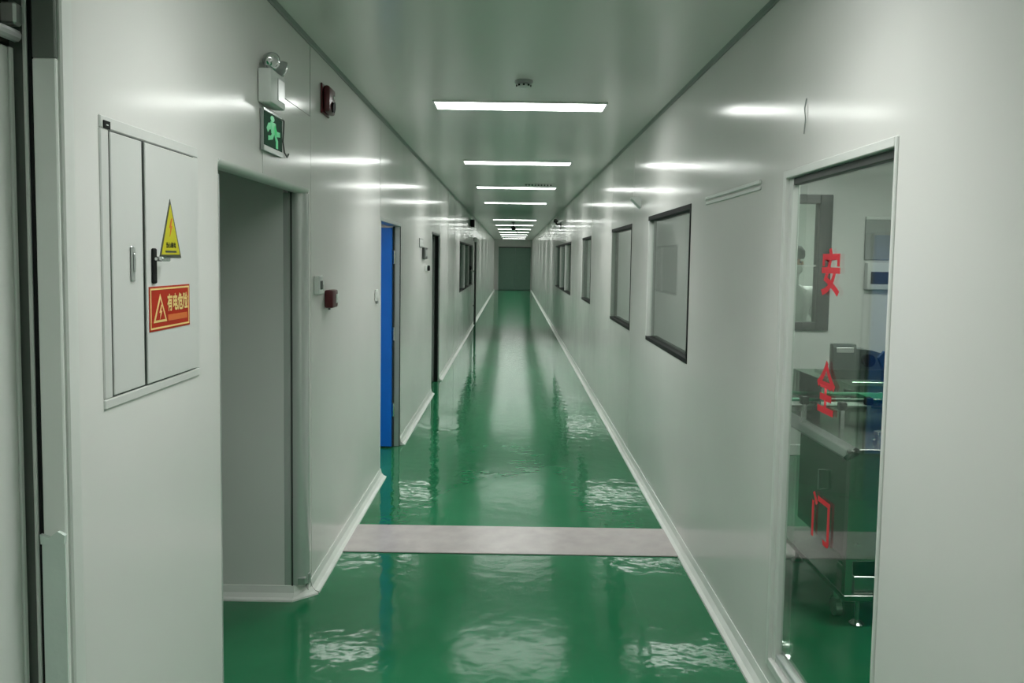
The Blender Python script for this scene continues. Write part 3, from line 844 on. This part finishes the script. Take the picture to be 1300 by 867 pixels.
# ------------------------------------------------------------------ machine room
# stainless filling table
MX, MY0, MY1, MZ0, MZ1 = 1.60, 3.63, 4.28, 0.145, 0.885
t = thing('filling_machine', 'stainless steel machine table with side panels behind the glass door', 'machine', (2.1, 3.95, 0))
B(MX + 0.035, 2.75, MY0 - 0.02, 4.75, MZ1 - 0.012, MZ1, b=0.003).build('table_top', 'steel', t)
f = MB()
f.prism([(0.036, 0), (-0.018, -0.046), (-0.018, -0.054), (-0.010, -0.054), (0.036, -0.016)], lambda a, b: (MX + a, MY0 + 0.02, MZ1 + b), lambda a, b: (MX + a, 4.75, MZ1 + b))
f.build('edge_fascia', 'alu', t)
MB().prism([(0.036, 0), (-0.018, -0.046), (-0.018, -0.056), (0.036, -0.030)], lambda a, b: (MX + a, MY0 - 0.02, MZ1 + b), lambda a, b: (MX + a, MY0 + 0.018, MZ1 + b)).build('corner_cap', 'dark', t)
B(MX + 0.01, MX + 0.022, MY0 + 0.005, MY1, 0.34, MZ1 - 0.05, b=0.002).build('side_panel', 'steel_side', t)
fp = B(MX + 0.022, 2.70, MY0, MY0 + 0.014, 0.34, MZ1 - 0.012, b=0.002).build('front_panel', 'steel', t)
for x in (1.66, 2.62):
    for z in (0.42, 0.78):
        MB().cyl((x, MY0, z), (x, MY0 - 0.006, z), 0.008, n=8).build('bolt', 'chrome', fp)
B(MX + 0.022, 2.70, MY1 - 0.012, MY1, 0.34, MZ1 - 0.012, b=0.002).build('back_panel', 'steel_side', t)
h = MB().tube([(MX + 0.012, 3.93, 0.60), (MX - 0.02, 3.93, 0.60), (MX - 0.02, 3.93, 0.70), (MX + 0.012, 3.93, 0.70)], 0.006, 8)
h.build('handle', 'chrome', t)
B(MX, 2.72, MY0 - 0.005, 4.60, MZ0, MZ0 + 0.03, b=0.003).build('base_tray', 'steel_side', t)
for x in (MX + 0.02, 2.70):
    for y in (MY0 + 0.015, 4.58):
        B(x - 0.018, x + 0.018, y - 0.018, y + 0.018, MZ0, MZ1 - 0.012, b=0.002).build('post', 'steel', t)
for x in (1.70, 2.62):
    for y in (3.70, 4.50):
        MB().cyl((x, y, 0.02), (x, y, MZ0), 0.012, n=10).lathe([(0.036, 0.0), (0.036, 0.008), (0.016, 0.026)], (x, y, 0.0), (0, 0, 1), 16).build('levelling_foot', 'steel', t)
B(1.66, 1.95, 3.66, 3.86, MZ0 + 0.03, 0.255, b=0.004).build('gear_box', 'steel', t)
MB().cyl((1.64, 3.80, 0.052), (1.64, 3.80, MZ0), 0.014, n=10).cyl((1.625, 3.80, 0.045), (1.655, 3.80, 0.045), 0.044, n=16).build('caster', 'alu', t)

t = thing('control_knob', 'chrome dial standing on the machine table corner', 'knob', (1.80, 3.76, MZ1))
MB().lathe([(0.034, 0), (0.034, 0.012), (0.022, 0.018), (0.022, 0.035), (0.030, 0.040), (0.030, 0.055), (0.012, 0.060)], (1.80, 3.76, MZ1), (0, 0, 1)).build('dial', 'chrome', t, smooth=True)
MB().cyl((1.80, 3.70, MZ1 + 0.048), (1.80, 3.732, MZ1 + 0.048), 0.010, n=10).build('pointer', 'black', t)

# conveyor with green guide rails standing on the table
t = thing('guide_rail_conveyor', 'bottle conveyor with green guide rails and clear guard on the machine table', 'conveyor', (2.0, 4.35, MZ1))
B(1.50, 2.70, 4.27, 4.43, 0.935, 0.960, b=0.003).build('conveyor_bed', 'steel', t)
B(1.48, 2.70, 4.29, 4.41, 0.960, 0.966).build('belt', 'white', t)
for y in (4.245, 4.455):
    MB().tube([(1.50, y, 1.005), (2.05, y, 1.005), (2.72, y, 1.005)], 0.010, 8).build('guide_rail', 'green_rail', t)
MB().tube([(1.50, 4.245, 1.005), (1.485, 4.30, 1.005), (1.485, 4.40, 1.005), (1.50, 4.455, 1.005)], 0.010, 8).build('guide_rail', 'green_rail', t)
MB().prism([(1.98, 4.26), (2.08, 4.22), (2.20, 4.26), (2.20, 4.44), (1.98, 4.44)], lambda a, b: (a, b, 0.99), lambda a, b: (a, b, 1.015)).build('diverter', 'green_rail', t)
for x, y in ((1.60, 4.22), (1.74, 4.06), (1.95, 4.22), (1.60, 4.48), (1.95, 4.48)):
    o = MB().box(x - 0.012, x + 0.012, y - 0.012, y + 0.012, MZ1, 1.03, b=0.002).build('post', 'chrome', t)
    MB().box(x - 0.02, x + 0.02, y - 0.018, y + 0.018, 0.985, 1.025, b=0.003).build('clamp', 'black', o)

# clear acrylic guard round the conveyor
B(1.66, 2.30, 4.155, 4.163, MZ1, 1.13).build('guard_pane', 'acrylic', t)
B(1.66, 1.668, 4.163, 4.58, MZ1, 1.13).build('guard_pane', 'acrylic', t)
B(1.66, 2.30, 4.572, 4.58, MZ1, 1.13).build('guard_pane', 'acrylic', t)

# second machine at the back
t = thing('capping_machine', 'dark grey machine head on a pale cabinet behind the machine table', 'machine', (2.75, 5.7, 0))
B(2.42, 3.35, 5.45, 6.05, 0.06, 0.90, b=0.006).build('cabinet', 'steel', t)
for x in (2.50, 3.27):
    for y in (5.52, 5.98):
        MB().cyl((x, y, 0), (x, y, 0.07), 0.022, n=10).build('foot', 'black', t)
B(2.38, 3.39, 5.41, 6.09, 0.90, 0.93, b=0.004).build('worktop', 'alu', t)
hd = B(2.275, 2.445, 5.50, 5.57, 0.93, 1.185, b=0.012, seg=2).build('control_box', 'mach_dark', t, smooth=True)
B(2.30, 2.42, 5.494, 5.50, 1.125, 1.16, b=0.001).build('display', 'alu', hd)
mb = MB()
mb.prism([(2.445, 0.93), (2.86, 0.93), (2.86, 1.08), (2.70, 1.10), (2.56, 1.14), (2.445, 1.15)], lambda a, b: (a, 5.52, b), lambda a, b: (a, 5.78, b))
mb.build('motor_housing', 'mach_dark', t)
MB().cyl((2.53, 5.52, 1.07), (2.53, 5.49, 1.07), 0.045, n=20).build('hand_wheel', 'black', t)

gc = B(2.60, 2.66, 5.42, 5.46, 0.93, 1.12, b=0.006).build('gripper_column', 'blue_mach', t)
gc['label'] = 'dark blue gripper column'
MB().prism([(2.565, 1.10), (2.60, 1.02), (2.625, 1.04), (2.63, 1.12), (2.665, 1.145), (2.605, 1.145)], lambda a, b: (a, 5.425, b), lambda a, b: (a, 5.455, b)).build('arm', 'blue_mach', gc)
MB().cyl((2.63, 5.44, 1.12), (2.63, 5.44, 1.17), 0.016, n=12).build('knob', 'black', gc)

# things on the machine room's back wall
t = thing('breaker_box', 'white breaker box with dark cover on the machine room back wall', 'electrical box', (3.3, PY, 1.53))
B(3.165, 3.46, PY - 0.07, PY - 0.001, 1.525, 1.765, b=0.010, seg=2).build('housing', 'white', t, smooth=True)
B(3.195, 3.435, PY - 0.076, PY - 0.07, 1.575, 1.685, b=0.003).build('cover', 'dark', t)
t = thing('notice_board', 'plain grey panel above the white breaker box', 'panel', (3.3, PY, 1.8))
B(3.155, 3.50, PY - 0.018, PY - 0.001, 1.79, 2.15, b=0.004).build('board', 'grey_pl', t)
B(3.155, 3.50, PY - 0.022, PY - 0.001, 2.15, 2.175, b=0.003).build('top_rail', 'white', t)

# ------------------------------------------------------------------ worker behind the inner window
def skin_mesh(name, joints, bones, m, parent, levels=1, extra=None):
    me = bpy.data.meshes.new(name)
    off = parent.location if parent else Vector((0, 0, 0))
    me.from_pydata([Vector(j[0]) - Vector(off) for j in joints], bones, [])
    o = bpy.data.objects.new(name, me)
    C.objects.link(o)
    sm = o.modifiers.new('skin', 'SKIN')
    for i, j in enumerate(joints):
        sv = me.skin_vertices[0].data[i]
        sv.radius = j[1] if isinstance(j[1], tuple) else (j[1], j[1])
        sv.use_root = (i == 0)
    sm.use_smooth_shade = True
    ss = o.modifiers.new('subsurf', 'SUBSURF')
    ss.levels = ss.render_levels = levels
    dg = bpy.context.evaluated_depsgraph_get()
    me2 = bpy.data.meshes.new_from_object(o.evaluated_get(dg))
    bpy.data.objects.remove(o)
    me2.name = name
    me2.materials.clear()
    me2.materials.append(M[m])
    for f in me2.polygons:
        f.use_smooth = True
    o = bpy.data.objects.new(name, me2)
    C.objects.link(o)
    o.parent = parent
    return o

PXx, PYy = 2.885, 8.05
t = thing('person', 'person in white overalls and grey cap reaching sideways behind the inner window', 'person', (PXx, PYy, 0))
def P(x, y, z):
    return (PXx + x, PYy + y, z)
J = [(P(0, 0, 0.98), (0.15, 0.11)), (P(0, 0, 1.20), (0.14, 0.10)), (P(0, 0.01, 1.42), (0.16, 0.10)), (P(0, 0.01, 1.54), (0.06, 0.06)), (P(0.0, -0.01, 1.62), (0.06, 0.07)), (P(0.0, -0.02, 1.74), (0.085, 0.10)), (P(0, 0, 1.84), (0.06, 0.075)),
     (P(0.20, 0.01, 1.46), 0.055), (P(0.23, -0.04, 1.24), 0.045), (P(0.12, -0.27, 1.25), 0.036), (P(0.13, -0.34, 1.26), 0.03),
     (P(-0.20, 0.01, 1.46), 0.055), (P(-0.26, -0.03, 1.20), 0.045), (P(-0.20, -0.24, 1.10), 0.036), (P(-0.18, -0.31, 1.09), 0.03),
     (P(0.10, 0, 0.90), 0.085), (P(0.11, -0.01, 0.50), 0.060), (P(0.11, 0.02, 0.08), 0.042), (P(0.12, -0.14, 0.045), 0.035),
     (P(-0.10, 0, 0.90), 0.085), (P(-0.11, -0.01, 0.50), 0.060), (P(-0.11, 0.02, 0.08), 0.042), (P(-0.12, -0.14, 0.045), 0.035)]
Bn = [(0, 1), (1, 2), (2, 3), (3, 4), (4, 5), (5, 6), (2, 7), (7, 8), (8, 9), (9, 10), (2, 11), (11, 12), (12, 13), (13, 14), (0, 15), (15, 16), (16, 17), (17, 18), (0, 19), (19, 20), (20, 21), (21, 22)]
for k, (w, ox) in enumerate(((10, 1), (14, -1))):
    hx, hy, hz = J[w][0]
    for q in range(5):
        s = (q - 2) * 0.019
        ln = (0.05, 0.075, 0.082, 0.078, 0.06)[q]
        i = len(J)
        if q == 0:
            s = -0.04
        J.append(((hx + s * 0.8 + 0.02, hy - 0.035, hz), 0.010))
        J.append(((hx + s + 0.04, hy - 0.035 - ln * 0.6, hz - 0.006), 0.009))
        J.append(((hx + s + 0.05, hy - 0.035 - ln, hz - 0.022), 0.007))
        Bn += [(w, i), (i, i + 1), (i + 1, i + 2)]
body = skin_mesh('body', J, Bn, 'skin', t)
body.data.materials.append(M['cloth'])          # white gloves
for pl in body.data.polygons:
    q = pl.center + t.location
    if min((q - Vector(J[w][0])).length for w in (10, 14)) < 0.15 and q.y < PYy - 0.24:
        pl.material_index = 1
    if q.z < 1.67:
        pl.material_index = 1
CJ = [(P(0, 0, 0.94), (0.175, 0.145)), (P(0, 0, 1.20), (0.155, 0.130)), (P(0, 0.01, 1.42), (0.172, 0.125)), (P(0, 0.01, 1.53), (0.085, 0.085)),
      (P(0.21, 0.01, 1.46), 0.078), (P(0.235, -0.04, 1.24), 0.066), (P(0.122, -0.262, 1.247), 0.050),
      (P(-0.21, 0.01, 1.46), 0.078), (P(-0.27, -0.03, 1.20), 0.066), (P(-0.205, -0.23, 1.105), 0.050)]
skin_mesh('overall_top', CJ, [(0, 1), (1, 2), (2, 3), (2, 4), (4, 5), (5, 6), (2, 7), (7, 8), (8, 9)], 'cloth', t)
TJ = [(P(0, 0, 1.00), (0.17, 0.14)), (P(0.10, 0, 0.88), 0.112), (P(0.11, -0.01, 0.50), 0.085), (P(0.11, 0.02, 0.10), 0.075), (P(-0.10, 0, 0.88), 0.112), (P(-0.11, -0.01, 0.50), 0.085), (P(-0.11, 0.02, 0.10), 0.075)]
skin_mesh('overall_trousers', TJ, [(0, 1), (1, 2), (2, 3), (0, 4), (4, 5), (5, 6)], 'cloth', t)
for s in (-1, 1):
    MB().ball((PXx + s * 0.115, PYy - 0.06, 0.05), 0.05, (1.0, 2.7, 1.0), 14).build('shoe', 'white', t, smooth=True)
    MB().ball((PXx + s * 0.032, PYy - 0.108, 1.762), 0.011, (1, 0.6, 0.7), 10).build('eye', 'black', t, smooth=True)
    MB().ball((PXx + s * 0.09, PYy - 0.005, 1.745), 0.03, (0.4, 0.7, 1.0), 10).build('ear', 'skin', t, smooth=True)
MB().lathe([(0.098, 0.0), (0.112, 0.03), (0.108, 0.085), (0.075, 0.13), (0.02, 0.145)], (PXx, PYy, 1.795), (0, 0, 1)).build('cap', 'cap_cloth', t, smooth=True)
MB().ball((PXx, PYy - 0.065, 1.685), 0.075, (0.95, 0.75, 0.75), 14).build('face_mask', 'cloth', t, smooth=True)
